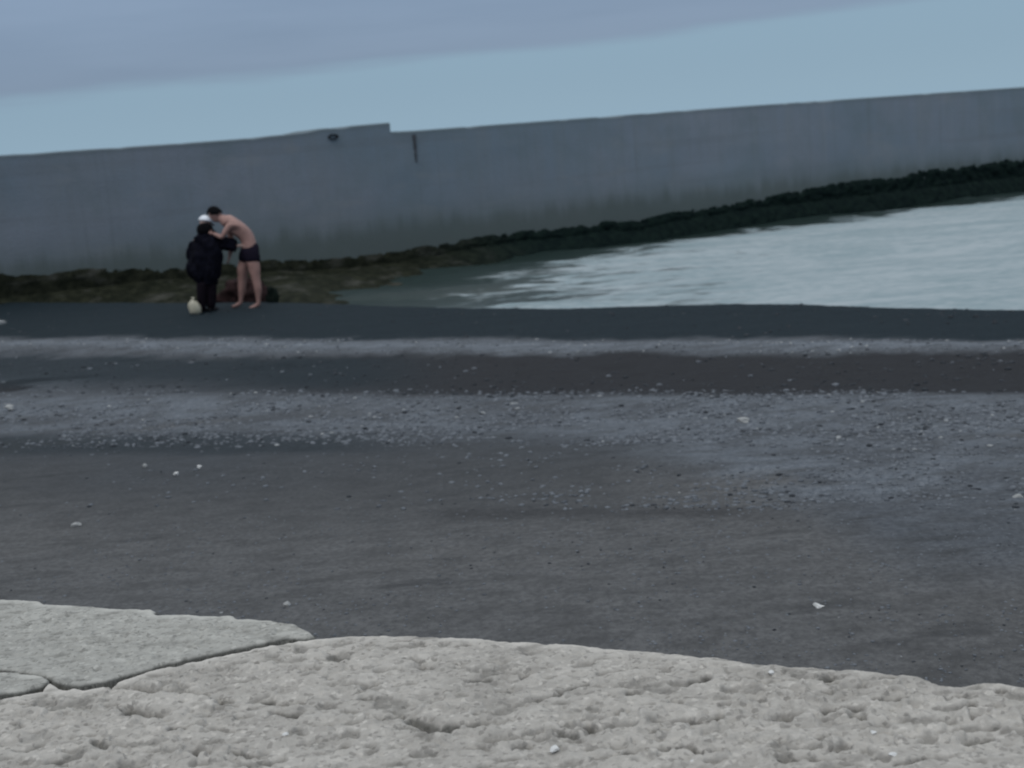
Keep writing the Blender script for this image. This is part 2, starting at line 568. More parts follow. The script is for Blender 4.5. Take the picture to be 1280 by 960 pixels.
def build_pebbles():
    shapes, Fc = rock_shapes(8, 3)
    mats = []
    for nm, a, b_ in (('grey pebble', (0.075, 0.083, 0.095), (0.155, 0.17, 0.19)), ('dark pebble', (0.018, 0.022, 0.027), (0.045, 0.05, 0.058)),
                      ('pale pebble', (0.17, 0.185, 0.20), (0.32, 0.33, 0.33))):
        mt, t, b = new_mat(nm, 0.8)
        v = attr(t, 'tone')
        t.links.new(mixc(t, v, a, b_), b.inputs['Base Color'])
        b.inputs['Specular IOR Level'].default_value = 0.25
        mats.append(mt)
    # sample in strips across the beach: (P range, count, size range, mix)
    strips = [(424, 443, 2200, (.012, .03), (.8, .05, .15)),
              (384, 424, 500, (.015, .04), (.0, 1.0, .0)),
              (443, 500, 1300, (.015, .04), (.12, .88, .0)),
              (488, 560, 16000, (.008, .034), (.92, .06, .02)),
              (560, 640, 9000, (.006, .026), (.90, .095, .005)),
              (640, 860, 7000, (.004, .013), (.90, .098, .002))]
    names = ['grey', 'dark', 'pale']
    VS = [[], [], []]; TN = [[], [], []]; cnt = [0, 0, 0]; FS = [[], [], []]
    rg = np.random.default_rng(12)
    for (p0, p1, n, (s0, s1), mix) in strips:
        px = rg.uniform(-250, 1530, n); py = rg.uniform(p0, p1, n)
        # unproject on z = 0
        d = np.array(fwd)[None] + np.outer((px - 640) / F_PX, np.array(R_)) + np.outer((480 - py) / F_PX, np.array(U_))
        T = -EYE / d[:, 2]
        x, y = d[:, 0] * T, d[:, 1] * T
        dens = fbm(x * 1.3, y * 2.2, 4, 71)
        keep = rg.random(n) < sstep(0.34, 0.62, dens) + 0.12
        if p0 in (488,):
            keep &= (rg.random(n) < 0.35 + 0.65 * sstep(490, 520, py)) & (rg.random(n) < 1.05 - 0.6 * sstep(540, 560, py) * (px < 600))
        if p0 == 560:
            keep &= rg.random(n) < 0.12 + 0.88 * sstep(500, 900, px)
        x, y = x[keep], y[keep]
        z = beach_z(x, y)
        for i in range(len(x)):
            k = rg.choice(3, p=np.array(mix) / sum(mix))
            s = s0 + (s1 - s0) * rg.random() ** 2.2
            a = rg.uniform(0, 6.28); c_, s_ = math.cos(a), math.sin(a)
            Wv = shapes[rg.integers(8)] * s
            Wv = np.stack([Wv[:, 0] * c_ - Wv[:, 1] * s_ + x[i], Wv[:, 0] * s_ + Wv[:, 1] * c_ + y[i], Wv[:, 2] + z[i] + s * rg.uniform(-.2, .15)], -1)
            VS[k].append(Wv); FS[k].append(Fc + cnt[k]); cnt[k] += len(Wv)
            TN[k].append(np.full(len(Wv), rg.random()))
    lab = {'grey': 'blue-grey pebbles scattered over the beach', 'dark': 'dark wet pebbles scattered over the beach',
           'pale': 'pale chips of stone scattered among the beach pebbles'}
    for k in range(3):
        me = mesh_np('pebbles', np.concatenate(VS[k]), np.concatenate(FS[k]))
        add_attr(me, 'tone', np.concatenate(TN[k]))
        tag(link('pebbles', me, mats[k]), label=lab[names[k]], cat='pebbles', kind='stuff')


build_pebbles()

# ------------------------------------------------------------------ sea wall
def wpt(s, d, z):
    """wall coordinates: s along, d in front of the face, z up"""
    p = WO + wd * s + wn * d
    return Vector((p.x, p.y, z))


S_G, _ = wall_hit(519, 190)
S_HOLE, Z_HOLE = wall_hit(416, 171)
S_STEP, Z_STEP = wall_hit(487, 153)
S_RS, _ = wall_hit(240, 178)
_, Z_TOPR = wall_hit(900, 134.5)
_, Z_TOP2 = wall_hit(1270, 108)
_, Z_TOPL = wall_hit(100, 185)
print('WALL', 'groove', S_G, 'hole', S_HOLE, Z_HOLE, 'step', S_STEP, Z_STEP, 'rs', S_RS, 'tops', Z_TOPL, Z_TOPR, Z_TOP2, wall_hit(520, 163), wall_hit(1275, 150), wall_hit(0, 300), pA, pB)
S_J2, _ = wall_hit(868, 200)
S_J3, _ = wall_hit(1212, 150)


def wall_section(root, s0, s1, ztops, z0=-1.2, thick=1.3, gap=0.0):
    """one cast section: face subdivided and gently uneven, chamfered top edge"""
    s0 += gap; s1 -= gap
    ns = max(8, int((s1 - s0) / 0.16)); nz_ = 26
    prof = []                                     # (d, zrel) going up the face, over the top, down the back
    bmv = []
    S = np.linspace(s0, s1, ns)
    zt = np.interp(S, *ztops)
    rows = []
    for k in range(nz_ + 1):
        f = k / nz_
        rows.append((np.zeros(ns), z0 + (zt - 0.03 - z0) * f))
    rows.append((np.full(ns, -0.03), zt)); rows.append((np.full(ns, -thick), zt)); rows.append((np.full(ns, -thick), np.full(ns, z0)))
    D = np.array([r[0] for r in rows]); Z = np.array([r[1] for r in rows])
    SS = np.broadcast_to(S, D.shape)
    un = 0.03 * (fbm(SS * 0.6, Z * 1.3, 4, 61) - 0.5) + 0.012 * (fbm(SS * 3, Z * 3, 3, 62) - 0.5)
    D = D + np.where(D > -0.01, un, 0)
    chip = 0.03 * sstep(0.55, 0.8, fbm(SS * 1.8, SS * 0 + 3, 4, 66))
    Z = Z - np.where((D > -0.2) & (Z > zt - 0.06), chip, 0)
    V = np.stack([WO.x + wd.x * SS + wn.x * D, WO.y + wd.y * SS + wn.y * D, Z], -1).reshape(-1, 3)
    n_r = D.shape[0]
    Fq = grid_faces(n_r, ns)
    me = bpy.data.meshes.new('wall_section')
    faces = [tuple(int(i) for i in f) for f in Fq]
    faces.append(tuple(r * ns for r in range(n_r)))
    faces.append(tuple(r * ns + ns - 1 for r in reversed(range(n_r))))
    me.from_pydata([tuple(v) for v in V], [], faces)
    add_attr(me, 'under_top', (zt[None] - Z).reshape(-1))
    bm = bmesh.new(); bm.from_mesh(me); bmesh.ops.recalc_face_normals(bm, faces=bm.faces[:]); bm.to_mesh(me); bm.free()
    for p in me.polygons:
        p.use_smooth = len(p.vertices) == 4
    me.set_sharp_from_angle(angle=0.5)
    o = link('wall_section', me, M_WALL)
    parent_keep(o, root)
    return o


def build_wall():
    root = empty('sea_wall', (WO.x, WO.y, 0), label='long grey concrete sea wall with weed along its foot behind the two people', cat='sea wall')
    zt = (np.array([-60, S_RS, S_G, 9, 90]), np.array([Z_TOPL, Z_TOPL, wall_hit(520, 163)[1], Z_TOPR, Z_TOP2]))
    raised = [(240, 178), (300, 173.5), (360, 167.5), (390, 164), (393, 161.5), (440, 157), (487, 153)]
    rp = np.array([wall_hit(x, y) for x, y in raised])
    zr = (np.concatenate([[-60], rp[:, 0]]), np.concatenate([[Z_TOPL], rp[:, 1]]))
    joints = [-44, -20, S_STEP, S_J2, S_J3, S_J3 + 14, S_J3 + 40]
    for a, b in zip(joints[:-1], joints[1:]):
        wall_section(root, a, b, zr if b <= S_STEP + .01 else zt)
    # drain: collar ring with a dark bore
    bm = bmesh.new()
    R1, R2, n = 0.10, 0.065, 20
    rings = []
    for (r, d) in ((R1, 0.0), (R1, 0.035), (R2, 0.035), (R2, -0.02)):
        rings.append([bm.verts.new(wpt(S_HOLE + r * 1.25 * math.cos(a), d + .012, Z_HOLE + r * .62 * math.sin(a))) for a in np.linspace(0, 2 * math.pi, n, endpoint=False)])
    for a, b in zip(rings[:-1], rings[1:]):
        for i in range(n):
            bm.faces.new((a[i], a[(i + 1) % n], b[(i + 1) % n], b[i]))
    bm.faces.new(rings[-1])
    bmesh.ops.recalc_face_normals(bm, faces=bm.faces[:])
    me = bpy.data.meshes.new('drain_pipe'); bm.to_mesh(me); bm.free()
    parent_keep(link('drain_pipe', me, M_DARK), root)
    # raised strip for the wall's vertical groove, its shade put in as dark colour
    bm = bmesh.new()
    _, zA = wall_hit(519, 168); _, zB = wall_hit(519, 203)
    prev = None
    for k in range(9):
        f = k / 8
        z_ = zA + (zB - zA) * f
        w = 0.042 * (1 - .45 * f) + 0.006 * math.sin(k * 2.2); d = 0.045 * (1 - .6 * f)
        ring = [bm.verts.new(wpt(S_G + a * w, 0.0 + b * d + .006, z_)) for a, b in ((-1, 0), (-.8, 1), (.8, 1), (1, 0))]
        if prev:
            for i in range(4):
                bm.faces.new((prev[i], prev[(i + 1) % 4], ring[(i + 1) % 4], ring[i]))
        else:
            bm.faces.new(ring)
        prev = ring
    bm.faces.new(prev)
    bmesh.ops.recalc_face_normals(bm, faces=bm.faces[:])
    me = bpy.data.meshes.new('groove_strip'); bm.to_mesh(me); bm.free()
    parent_keep(link('groove_strip', me, simple_mat('groove shade', (0.055, 0.06, 0.07))), root)

    # weed band: a lumpy skin whose outline is where it dips into the wall
    tops = [(-300, 338), (0, 342), (60, 345), (100, 338), (200, 336), (330, 328), (450, 323), (500, 318), (560, 306), (640, 291), (700, 284), (800, 275),
            (850, 264), (900, 259), (960, 246), (1000, 239), (1060, 226), (1110, 224), (1160, 212), (1200, 209), (1280, 199), (1500, 172)]
    st = np.array([wall_hit(x, y) for x, y in tops])
    ns, nz_, nl = 1500, 60, 50
    S = np.linspace(-18, 34, ns)
    ztop = np.interp(S, st[:, 0], st[:, 1])
    foot_px = [(-200, 384), (0, 384), (390, 384), (430, 378), (460, 366), (510, 348), (560, 336), (620, 324), (700, 313)]
    fs = []
    for x, y in foot_px:
        p = on_z(x, y, WATER_Z)
        q = Vector((p.x, p.y, 0)) - WO
        fs.append((q.dot(wd), max(0.05, q.dot(wn))))
    fs = np.array(fs)
    ext = np.interp(S, fs[:, 0], fs[:, 1]) * sstep(4.5, 0.5, S)
    ztn = ztop + 0.16 * (fbm(S * 1.1, S * 0 + 1, 4, 81, .6) - 0.5)
    zmid = np.minimum(ztn - 0.22, 0.12 + 0.0 * S)             # where the ledge leaves the wall
    Fz = np.linspace(0, 1, nz_)
    Zg = zmid[None] + (ztn + 0.25 - zmid)[None] * Fz[:, None]
    D0 = np.zeros_like(Zg)
    Fl = np.linspace(1, 0, nl)[:-1]                           # foot (1) to wall (0)
    Zl = zmid[None] + (WATER_Z - 0.10 - zmid)[None] * Fl[:, None] ** 1.4
    Dl = (ext[None] + 0.35) * Fl[:, None]
    Zs = np.zeros((1, ns)) - 0.9; Ds = (ext[None] + 0.5)
    Zg = np.concatenate([Zs, Zl, Zg]); D0 = np.concatenate([Ds, Dl, D0])
    nrow = Zg.shape[0]
    SS = np.broadcast_to(S, Zg.shape)
    olive = sstep(2.0, -3.0, SS)
    depth = np.clip((ztn[None] - Zg) / 0.13, -1, 1)
    lump = fbm(SS * 4.2, Zg * 5 + D0 * 3, 5, 83, .6)
    big = fbm(SS * 0.9, D0 * 1.1, 3, 87) - .5
    D = D0 + (0.05 - 0.03 * olive) * depth + ((0.045 + 0.115 * (1 - olive)) * (lump - 0.47)) * sstep(-.4, .4, depth + .15)
    D = np.where(depth < -0.3, -0.05, D)
    on_ledge = sstep(0.05, 0.5, D0)
    Zg = Zg + on_ledge * (0.09 * (lump - .5) + 0.22 * big * sstep(0.5, 2, ext[None]))
    V = np.stack([WO.x + wd.x * SS + wn.x * D, WO.y + wd.y * SS + wn.y * D, Zg], -1).reshape(-1, 3)
    nz_ = nrow
    me = mesh_np('algae', V, grid_faces(nz_, ns))
    add_attr(me, 'olive', olive)
    o = link('algae', me, M_ALGAE)
    o['kind'] = 'stuff'
    parent_keep(o, root)


build_wall()

# ------------------------------------------------------------------ foreground slabs
SLAB_Z = 0.72
def gp(px, py):
    p = on_z(px, py, SLAB_Z)
    return (p.x, p.y)


def poly_inside_dist(X, Y, poly):
    """signed distance, positive inside"""
    inside = np.zeros(X.shape, bool)
    dist = np.full(X.shape, 1e9)
    n = len(poly)
    for i in range(n):
        x0, y0 = poly[i]; x1, y1 = poly[(i + 1) % n]
        cond = ((y0 > Y) != (y1 > Y)) & (X < (x1 - x0) * (Y - y0) / (y1 - y0 + 1e-12) + x0)
        inside ^= cond
        dx, dy = x1 - x0, y1 - y0
        L = dx * dx + dy * dy + 1e-12
        t = np.clip(((X - x0) * dx + (Y - y0) * dy) / L, 0, 1)
        dist = np.minimum(dist, np.hypot(X - x0 - t * dx, Y - y0 - t * dy))
    return np.where(inside, dist, -dist)


# hollows seen in the surface: (x0, y0, x1, y1, half width px, depth)
MARKS = [(140, 857, 165, 859, 2.6, .03), (165, 859, 205, 865, 3.6, .045), (205, 865, 255, 867, 2.4, .03), (68, 846, 98, 858, 3, .04), (160, 884, 176, 889, 4, .03), (176, 890, 200, 893, 4.5, .035), (318, 875, 336, 873, 4, .028), (336, 878, 374, 878, 3.2, .035),
         (342, 891, 372, 892, 3, .02), (436, 903, 462, 898, 3.5, .03), (372, 911, 384, 909, 2.5, .03), (384, 908, 410, 905, 3, .025), (462, 898, 498, 893, 3.4, .03),
         (515, 897, 540, 905, 6, .022), (528, 914, 556, 915, 3.4, .04), (556, 906, 600, 904, 5, .022), (606, 904, 616, 905, 4, .04),
         (245, 938, 256, 940, 3.4, .035), (270, 872, 284, 876, 2.6, .03), (30, 936, 50, 929, 3, .03), (66, 909, 76, 907, 3, .025),
         (384, 839, 394, 838, 3, .03), (415, 820, 428, 822, 5, .014), (460, 857, 470, 854, 3, .03), (452, 872, 460, 872, 3, .02),
         (525, 831, 536, 833, 3, .025), (612, 924, 630, 922, 3.5, .025), (424, 934, 430, 930, 3.5, .02),
         (330, 952, 352, 948, 3, .025), (646, 933, 658, 930, 3, .03), (742, 948, 780, 942, 2.4, .03), (786, 941, 796, 939, 3.8, .04),
         (800, 937, 860, 934, 3, .018), (860, 935, 876, 940, 3, .02), (893, 939, 906, 937, 3.2, .03), (856, 902, 880, 900, 3, .022),
         (880, 900, 900, 893, 3, .024), (665, 875, 700, 866, 2.2, .015), (700, 862, 732, 853, 2.2, .015), (655, 842, 664, 841, 3, .022),
         (786, 862, 794, 863, 3, .015), (816, 915, 832, 915, 2.6, .022), (735, 906, 742, 910, 4, .018),
         (866, 850, 884, 846, 3, .018), (842, 875, 850, 876, 3.4, .018), (1034, 885, 1072, 886, 4.4, .018), (1026, 923, 1048, 922, 3.6, .024),
         (1042, 937, 1056, 935, 3, .024), (1096, 875, 1130, 871, 3.6, .018), (1104, 846, 1118, 844, 2.5, .02), (978, 948, 996, 948, 4.5, .022),
         (1008, 948, 1028, 951, 3.5, .03), (1124, 955, 1160, 947, 3, .022), (1190, 890, 1216, 880, 3, .024), (1219, 896, 1226, 896, 3, .024),
         (1210, 925, 1240, 921, 3.4, .015), (974, 895, 984, 892, 4, .02), (1250, 863, 1258, 863, 3, .02), (1066, 896, 1078, 897, 3, .015),
         (1028, 847, 1040, 845, 3, .018), (700, 915, 720, 917, 3, .012), (590, 850, 612, 848, 3, .012), (120, 925, 132, 931, 4, .012),
         (215, 910, 232, 911, 2.5, .014), (290, 940, 312, 944, 3, .014), (60, 950, 96, 946, 3, .014), (150, 955, 180, 952, 3, .014)]


def slab(name, poly_px, mat, label, tilt=(0, 0, 0), dens=(760, 300), rough=1.0, seed=0, marks=True, drop=0.0, thick=0.26):
    poly = [gp(*p) for p in poly_px]
    cx = sum(p[0] for p in poly) / len(poly); cy = sum(p[1] for p in poly) / len(poly)
    xs0, xs1 = min(p[0] for p in poly), max(p[0] for p in poly)
    ys0, ys1 = min(p[1] for p in poly), max(p[1] for p in poly)
    nx, ny = dens
    Y, X = np.meshgrid(np.linspace(ys0, ys1, ny), np.linspace(xs0, xs1, nx), indexing='ij')
    wob = 0.024 * (fbm(X * 4, Y * 4, 4, 90) - 0.5) + 0.030 * (fbm(X * 16, Y * 16, 4, 92, .6) - 0.5)
    sd_ = poly_inside_dist(X, Y, poly) + wob
    Z = 0.014 * (fbm(X * 1.6, Y * 1.6, 4, 101 + seed) - 0.5) * rough
    lum = fbm(X * 7, Y * 11, 5, 103 + seed, 0.62)
    Z += 0.015 * (lum - 0.5) * rough
    hol = sstep(0.53, 0.72, fbm(X * 9 + 3, Y * 14, 4, 107 + seed, .55))
    Z -= 0.008 * hol * rough
    # aggregate knobs
    kn = sstep(0.60, 0.82, vnoise(X * 38, Y * 38, 111 + seed)) * sstep(.45, .6, fbm(X * 4, Y * 4, 2, 112))
    Z += 0.010 * kn * rough
    Z += 0.006 * rough * (sstep(.45, .55, vnoise(X * 21, Y * 27, 142)) - .5) * sstep(.4, .6, fbm(X * 3, Y * 3, 2, 143))
    Z += 0.014 * (fbm(X * 30, Y * 34, 4, 115, .65) - .5) * rough
    dash = sstep(.60, .74, fbm(X * 13, Y * 30, 3, 117, .5))
    Z -= 0.010 * dash * rough
    Z *= sstep(0.0, 0.10, sd_) * .85 + .15
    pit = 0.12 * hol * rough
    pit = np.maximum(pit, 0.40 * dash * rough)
    if marks:
        wx = 0.010 * (fbm(X * 18, Y * 18, 3, 120) - .5); wy = 0.014 * (fbm(X * 18 + 9, Y * 18, 3, 121) - .5)
        for (x0, y0, x1, y1, hw, dep) in MARKS:
            ax, ay = gp(x0, y0); bx, by = gp(x1, y1)
            w = abs(gp(x0, y0 - hw)[1] - gp(x0, y0 + hw)[1]) / 2
            dx, dy = bx - ax, by - ay
            t = np.clip(((X - ax) * dx + (Y - ay) * dy) / (dx * dx + dy * dy + 1e-9), 0, 1)
            dd = np.hypot((X - ax - t * dx + wx) * 1.5, Y - ay - t * dy + wy)
            g = np.exp(-(dd / (w * .9)) ** 2)
            Z -= dep * 2.0 * g
            # broken lip standing up behind the hollow
            g2 = np.exp(-((np.hypot((X - ax - t * dx) * 1.3, Y - ay - t * dy + 1.7 * w)) / (w * 1.1)) ** 2)
            Z += dep * 0.3 * g2
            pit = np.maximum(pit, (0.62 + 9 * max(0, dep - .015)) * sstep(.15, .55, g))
    edge = np.clip(sd_ / 0.022, 0, 1)
    Z -= 0.013 * (1 - edge) ** 2
    Z += SLAB_Z - drop
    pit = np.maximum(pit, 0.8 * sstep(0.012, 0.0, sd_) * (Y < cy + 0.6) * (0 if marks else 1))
    Z += (X - cx) * tilt[0] + (Y - cy) * tilt[1]
    ins = sd_ > 0
    keep = ins[:-1, :-1] & ins[1:, :-1] & ins[:-1, 1:] & ins[1:, 1:]
    bm = bmesh.new()
    Fq = grid_faces(ny, nx, keep)
    used = np.unique(Fq)
    remap = np.full(nx * ny, -1); remap[used] = np.arange(len(used))
    V = np.stack([X, Y, Z], -1).reshape(-1, 3)[used]
    Fq = remap[Fq]
    pitv = pit.reshape(-1)[used]
    # border edges -> skirt
    e = np.concatenate([Fq[:, [0, 1]], Fq[:, [1, 2]], Fq[:, [2, 3]], Fq[:, [3, 0]]])
    key = np.sort(e, 1); k1 = key[:, 0].astype(np.int64) * len(V) + key[:, 1]
    u, inv, c = np.unique(k1, return_inverse=True, return_counts=True)
    bd = e[c[inv] == 1]
    bv = np.unique(bd); low = V[bv].copy()
    jag = 0.03 * (fbm(low[:, 0] * 9, low[:, 1] * 9, 3, 7) - .5)
    low[:, 2] = low[:, 2] - thick; low[:, 1] += jag
    idx = np.full(len(V), -1); idx[bv] = len(V) + np.arange(len(bv))
    sk = np.stack([bd[:, 1], bd[:, 0], idx[bd[:, 0]], idx[bd[:, 1]]], 1)
    me = mesh_np(name, np.concatenate([V, low]), np.concatenate([Fq, sk]))
    wv = (0.75 * sstep(0.07, 0.015, sd_) * sstep(.3, .55, fbm(X * 5, Y * 5, 3, 140)) * (Y > cy)).reshape(-1)[used]  # paler tone in patches along the far edge of the slab
    add_attr(me, 'pale_edge', np.concatenate([wv, np.zeros(len(bv))]))
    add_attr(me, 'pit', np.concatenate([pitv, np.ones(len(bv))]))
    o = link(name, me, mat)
    tag(o, label=label, cat='concrete slab', group='broken slabs along the beach edge')
    return o


top_edge = [(396, 797), (440, 794), (520, 793), (600, 797), (640, 801), (733, 806), (760, 810), (850, 816), (900, 821), (975, 831),
            (1020, 834), (1100, 838), (1150, 842), (1180, 854), (1200, 856), (1230, 852), (1280, 856), (1500, 874)]
# main slab: crack line to the big upper slab, then the far edge, then round behind the viewer
crackA = [(-8, 873), (26, 869), (50, 863), (62, 853), (78, 860), (98, 862), (130, 856), (200, 834.5), (250, 824), (320, 809.5), (360, 801.5), (388, 799)]
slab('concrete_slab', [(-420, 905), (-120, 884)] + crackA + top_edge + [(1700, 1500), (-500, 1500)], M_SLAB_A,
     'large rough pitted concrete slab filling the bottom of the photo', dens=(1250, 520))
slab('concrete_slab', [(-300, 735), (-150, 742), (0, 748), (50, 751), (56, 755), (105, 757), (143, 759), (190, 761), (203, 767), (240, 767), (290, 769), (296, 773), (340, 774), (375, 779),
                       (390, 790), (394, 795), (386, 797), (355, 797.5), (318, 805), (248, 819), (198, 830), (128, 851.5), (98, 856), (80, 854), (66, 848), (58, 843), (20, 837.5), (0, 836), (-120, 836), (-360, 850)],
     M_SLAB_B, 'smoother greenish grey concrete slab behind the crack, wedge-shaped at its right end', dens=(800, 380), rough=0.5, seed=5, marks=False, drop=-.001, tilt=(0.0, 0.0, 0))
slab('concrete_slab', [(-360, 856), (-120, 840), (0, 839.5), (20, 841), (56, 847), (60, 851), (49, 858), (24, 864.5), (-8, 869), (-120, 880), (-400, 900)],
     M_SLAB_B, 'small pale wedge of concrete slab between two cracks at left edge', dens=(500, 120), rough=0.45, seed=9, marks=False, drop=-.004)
# rubble bed under the slabs, dark joint filling
def bank():
    xs = np.linspace(-9, 9, 120); ys = np.linspace(-3, 6.4, 90)
    Y, X = np.meshgrid(ys, xs, indexing='ij')
    edge_y = np.interp(X, [gp(*p)[0] for p in [(-300, 735), (0, 748), (390, 790)] + top_edge], [gp(*p)[1] for p in [(-300, 735), (0, 748), (390, 790)] + top_edge])
    Z = np.where(Y < edge_y - 0.3, SLAB_Z - 0.17, SLAB_Z - 0.17 - (Y - edge_y + 0.3) * 3.2)
    Z += 0.03 * (fbm(X * 5, Y * 5, 4, 130) - .5)
    me = mesh_np('bank', np.stack([X, Y, Z], -1).reshape(-1, 3), grid_faces(*X.shape))
    tag(link('bank', me, simple_mat('bank soil', (0.05, 0.05, 0.045), 0.95, .3, 20, .02)), kind='structure')


bank()

# loose chips on the main slab
def chip_mesh(name, seed, sub=2):
    rg = np.random.default_rng(seed)
    bm = bmesh.new(); bmesh.ops.create_icosphere(bm, subdivisions=sub, radius=1.0)
    ax = Vector(rg.normal(size=3)).normalized()
    for v in bm.verts:
        c = v.co
        k = 1 + 0.28 * math.sin(3.1 * c.x + seed) * math.cos(2.3 * c.y + seed * 2) + 0.15 * math.sin(5 * c.z + 3 * c.x + seed)
        v.co = c * k
        for q in range(3):
            pl = Vector((math.sin(seed * 3 + q * 2), math.cos(seed * 5 + q * 2), 0.5 * math.sin(q + seed))).normalized()
            dd = v.co.dot(pl) - 0.62
            if dd > 0:
                v.co -= pl * dd * .85
    me = bpy.data.meshes.new(name); bm.to_mesh(me); bm.free()
    return me


M_PALE = simple_mat('pale limestone', (0.34, 0.345, 0.34), 0.85, .15, 30, .01)
M_SHELL = simple_mat('white chip', (0.55, 0.55, 0.54), 0.8, .08, 30)


def stone(px, py, wpx, mat, label, zbase=None, seed=1, flat=.6, grp='pale stones lying on the beach', nm='stone', cat='stone'):
    p = on_z(px, py, 0.0)
    zz = float(beach_z(np.array([p.x]), np.array([p.y]))[0])
    p = on_z(px, py, zz)
    r = wpx / 2 / F_PX * (p - CAM).length
    o = link(nm, chip_mesh(nm, seed), mat)
    o.location = (p.x, p.y, zz + r * flat * .3)
    o.scale = (r, r * .8, r * flat)
    o.rotation_euler = (0.1, -0.1, seed * 1.3)
    tag(o, label=label, cat=cat, group=grp)


stone(1023, 760, 15, M_SHELL, 'brightest white stone on the grey gravel at lower right', seed=2)
stone(95, 658, 14, M_PALE, 'pale stone alone on the gravel near the left edge', seed=3, flat=.5)
stone(220, 593, 7, M_SHELL, 'small white stone, left one of a close pair on the beach', seed=4)
stone(249, 584, 7, M_SHELL, 'small white stone, right one of a close pair on the beach', seed=5)
stone(181, 583, 8, M_PALE, 'dull pale stone left of the close pair of white stones', seed=9)
stone(359, 757, 13, M_PALE, 'grey-white stone just above the edge of the concrete slab', seed=6)
stone(12, 510, 12, M_PALE, 'pale stone in the blue-grey pebble band at the left edge', seed=7)
stone(2, 405, 12, M_PALE, 'pale stone on dark wet sand at the left edge below the wall', seed=8)
stone(930, 527, 22, M_PALE, 'broad flat pale stone in the pebble band at right centre', seed=11, flat=.35)
stone(1272, 622, 12, M_PALE, 'pale stone in the pebbles at the right edge', seed=12)


# small light chips embedded in the main slab
def slab_chip(px, py, wpx, label, seed):
    p = on_z(px, py, SLAB_Z)
    r = wpx / 2 / F_PX * (p - CAM).length
    o = link('concrete_chip', chip_mesh('concrete_chip', seed), M_SHELL)
    o.location = (p.x, p.y, SLAB_Z + r * .1)
    o.scale = (r, r * .9, r * .45); o.rotation_euler = (0, 0, seed)
    tag(o, label=label, cat='stone chip', group='white chips on the concrete slab')


for i, (x, y, w, l) in enumerate([
        (693, 936, 14, 'whitest chip on the large slab, near the bottom centre'),
        (1091, 916, 11, 'white chip on the large slab at right, higher of two'),
        (1116, 944, 11, 'white chip on the large slab at right, lower of two'),
        (964, 841, 10, 'white chip near the far edge of the large slab under the dip at right'),
        (852, 840, 11, 'white chip just below the bright far edge of the large slab'),
        (357, 918, 9, 'white chip below the long dark hollows of the large slab'),
        (866, 952, 9, 'white chip at the very bottom of the large slab, right of centre')]):
    slab_chip(x, y, w, l, 20 + i)

# ------------------------------------------------------------------ people
PY = on_z(300, 386, 0.0).y
GZ = lambda x, y: float(beach_z(np.array([x]), np.array([y]))[0])
PXM = F_PX / PY


def J(x, y, dy=0.0):
    return on_y(x, y, PY + dy)


def skin_obj(name, nodes, edges, mat, root=0, sub=2):
    """nodes: list of (Vector, radius or (rx, ry)). returns evaluated mesh"""
    me = bpy.data.meshes.new('t'); me.from_pydata([tuple(n[0]) for n in nodes], edges, []); me.update()
    o = bpy.data.objects.new('t', me); COL.objects.link(o)
    md = o.modifiers.new('s', 'SKIN')
    md.use_smooth_shade = True
    for i, n in enumerate(nodes):
        sv = me.skin_vertices[0].data[i]
        r = n[1]
        sv.radius = r if isinstance(r, tuple) else (r, r)
        sv.use_root = (i == root)
    ss = o.modifiers.new('u', 'SUBSURF'); ss.levels = sub; ss.render_levels = sub
    bpy.context.view_layer.update()
    dg = bpy.context.evaluated_depsgraph_get()
    out = bpy.data.meshes.new_from_object(o.evaluated_get(dg))
    bpy.data.objects.remove(o)
    out.name = name
    return out


def join(name, meshes_mats):
    """join meshes [(mesh, material)] into one object with material slots"""
    bm = bmesh.new(); mats = []
    for me, mt in meshes_mats:
        if mt not in mats:
            mats.append(mt)
        n0 = len(bm.faces)
        bm.from_mesh(me)
        bm.faces.ensure_lookup_table()
        for f in bm.faces[n0:]:
            f.material_index = mats.index(mt); f.smooth = True
    me = bpy.data.meshes.new(name); bm.to_mesh(me); bm.free()
    return link(name, me, mats)


def ball(c, r, axes=None, sub=3):
    bm = bmesh.new(); bmesh.ops.create_icosphere(bm, subdivisions=sub, radius=1.0)
    M = (axes or Matrix.Identity(3)).to_4x4()
    for v in bm.verts:
        v.co = c + (M @ Vector((v.co.x * r[0], v.co.y * r[1], v.co.z * r[2])))
    for f in bm.faces:
        f.smooth = True
    me = bpy.data.meshes.new('b'); bm.to_mesh(me); bm.free()
    return me


def frame(f, up):
    f = f.normalized(); s = up.cross(f).normalized(); u = f.cross(s)
    return Matrix((f, s, u)).transposed()          # x = forward, y = left, z = up


def hand(wrist, direction, palm_n, mat, L=0.17, curl=0.5, side=1):
    """palm plus five separately skinned fingers rooted in it"""
    d = direction.normalized(); n = palm_n.normalized(); s = d.cross(n).normalized() * side
    res = []
    palm = [(wrist, (.024, .024)), (wrist + d * L * .25, (.032, .026)), (wrist + d * L * .48, (.036, .022))]
    res.append(skin_obj('palm', palm, [(0, 1), (1, 2)], mat))
    for k, (off, ln) in enumerate(((-.03, .42), (-.010, .50), (.010, .47), (.030, .38))):
        a = wrist + d * L * .42 + s * off
        b = a + (d + n * .15).normalized() * L * ln * .45
        c = b + (d + n * curl).normalized() * L * ln * .32
        e = c + (d + n * curl * 2.2).normalized() * L * ln * .25
        res.append(skin_obj('finger', [(a, .011), (b, .010), (c, .009), (e, .007)], [(0, 1), (1, 2), (2, 3)], mat, sub=1))
    a = wrist + d * L * .18 - s * .022
    b = a + (d * .7 - s).normalized() * L * .22
    c = b + (d - s * .3 + n * .3).normalized() * L * .2
    res.append(skin_obj('thumb', [(a, .014), (b, .012), (c, .009)], [(0, 1), (1, 2)], mat, sub=1))
    return [(r, mat) for r in res]


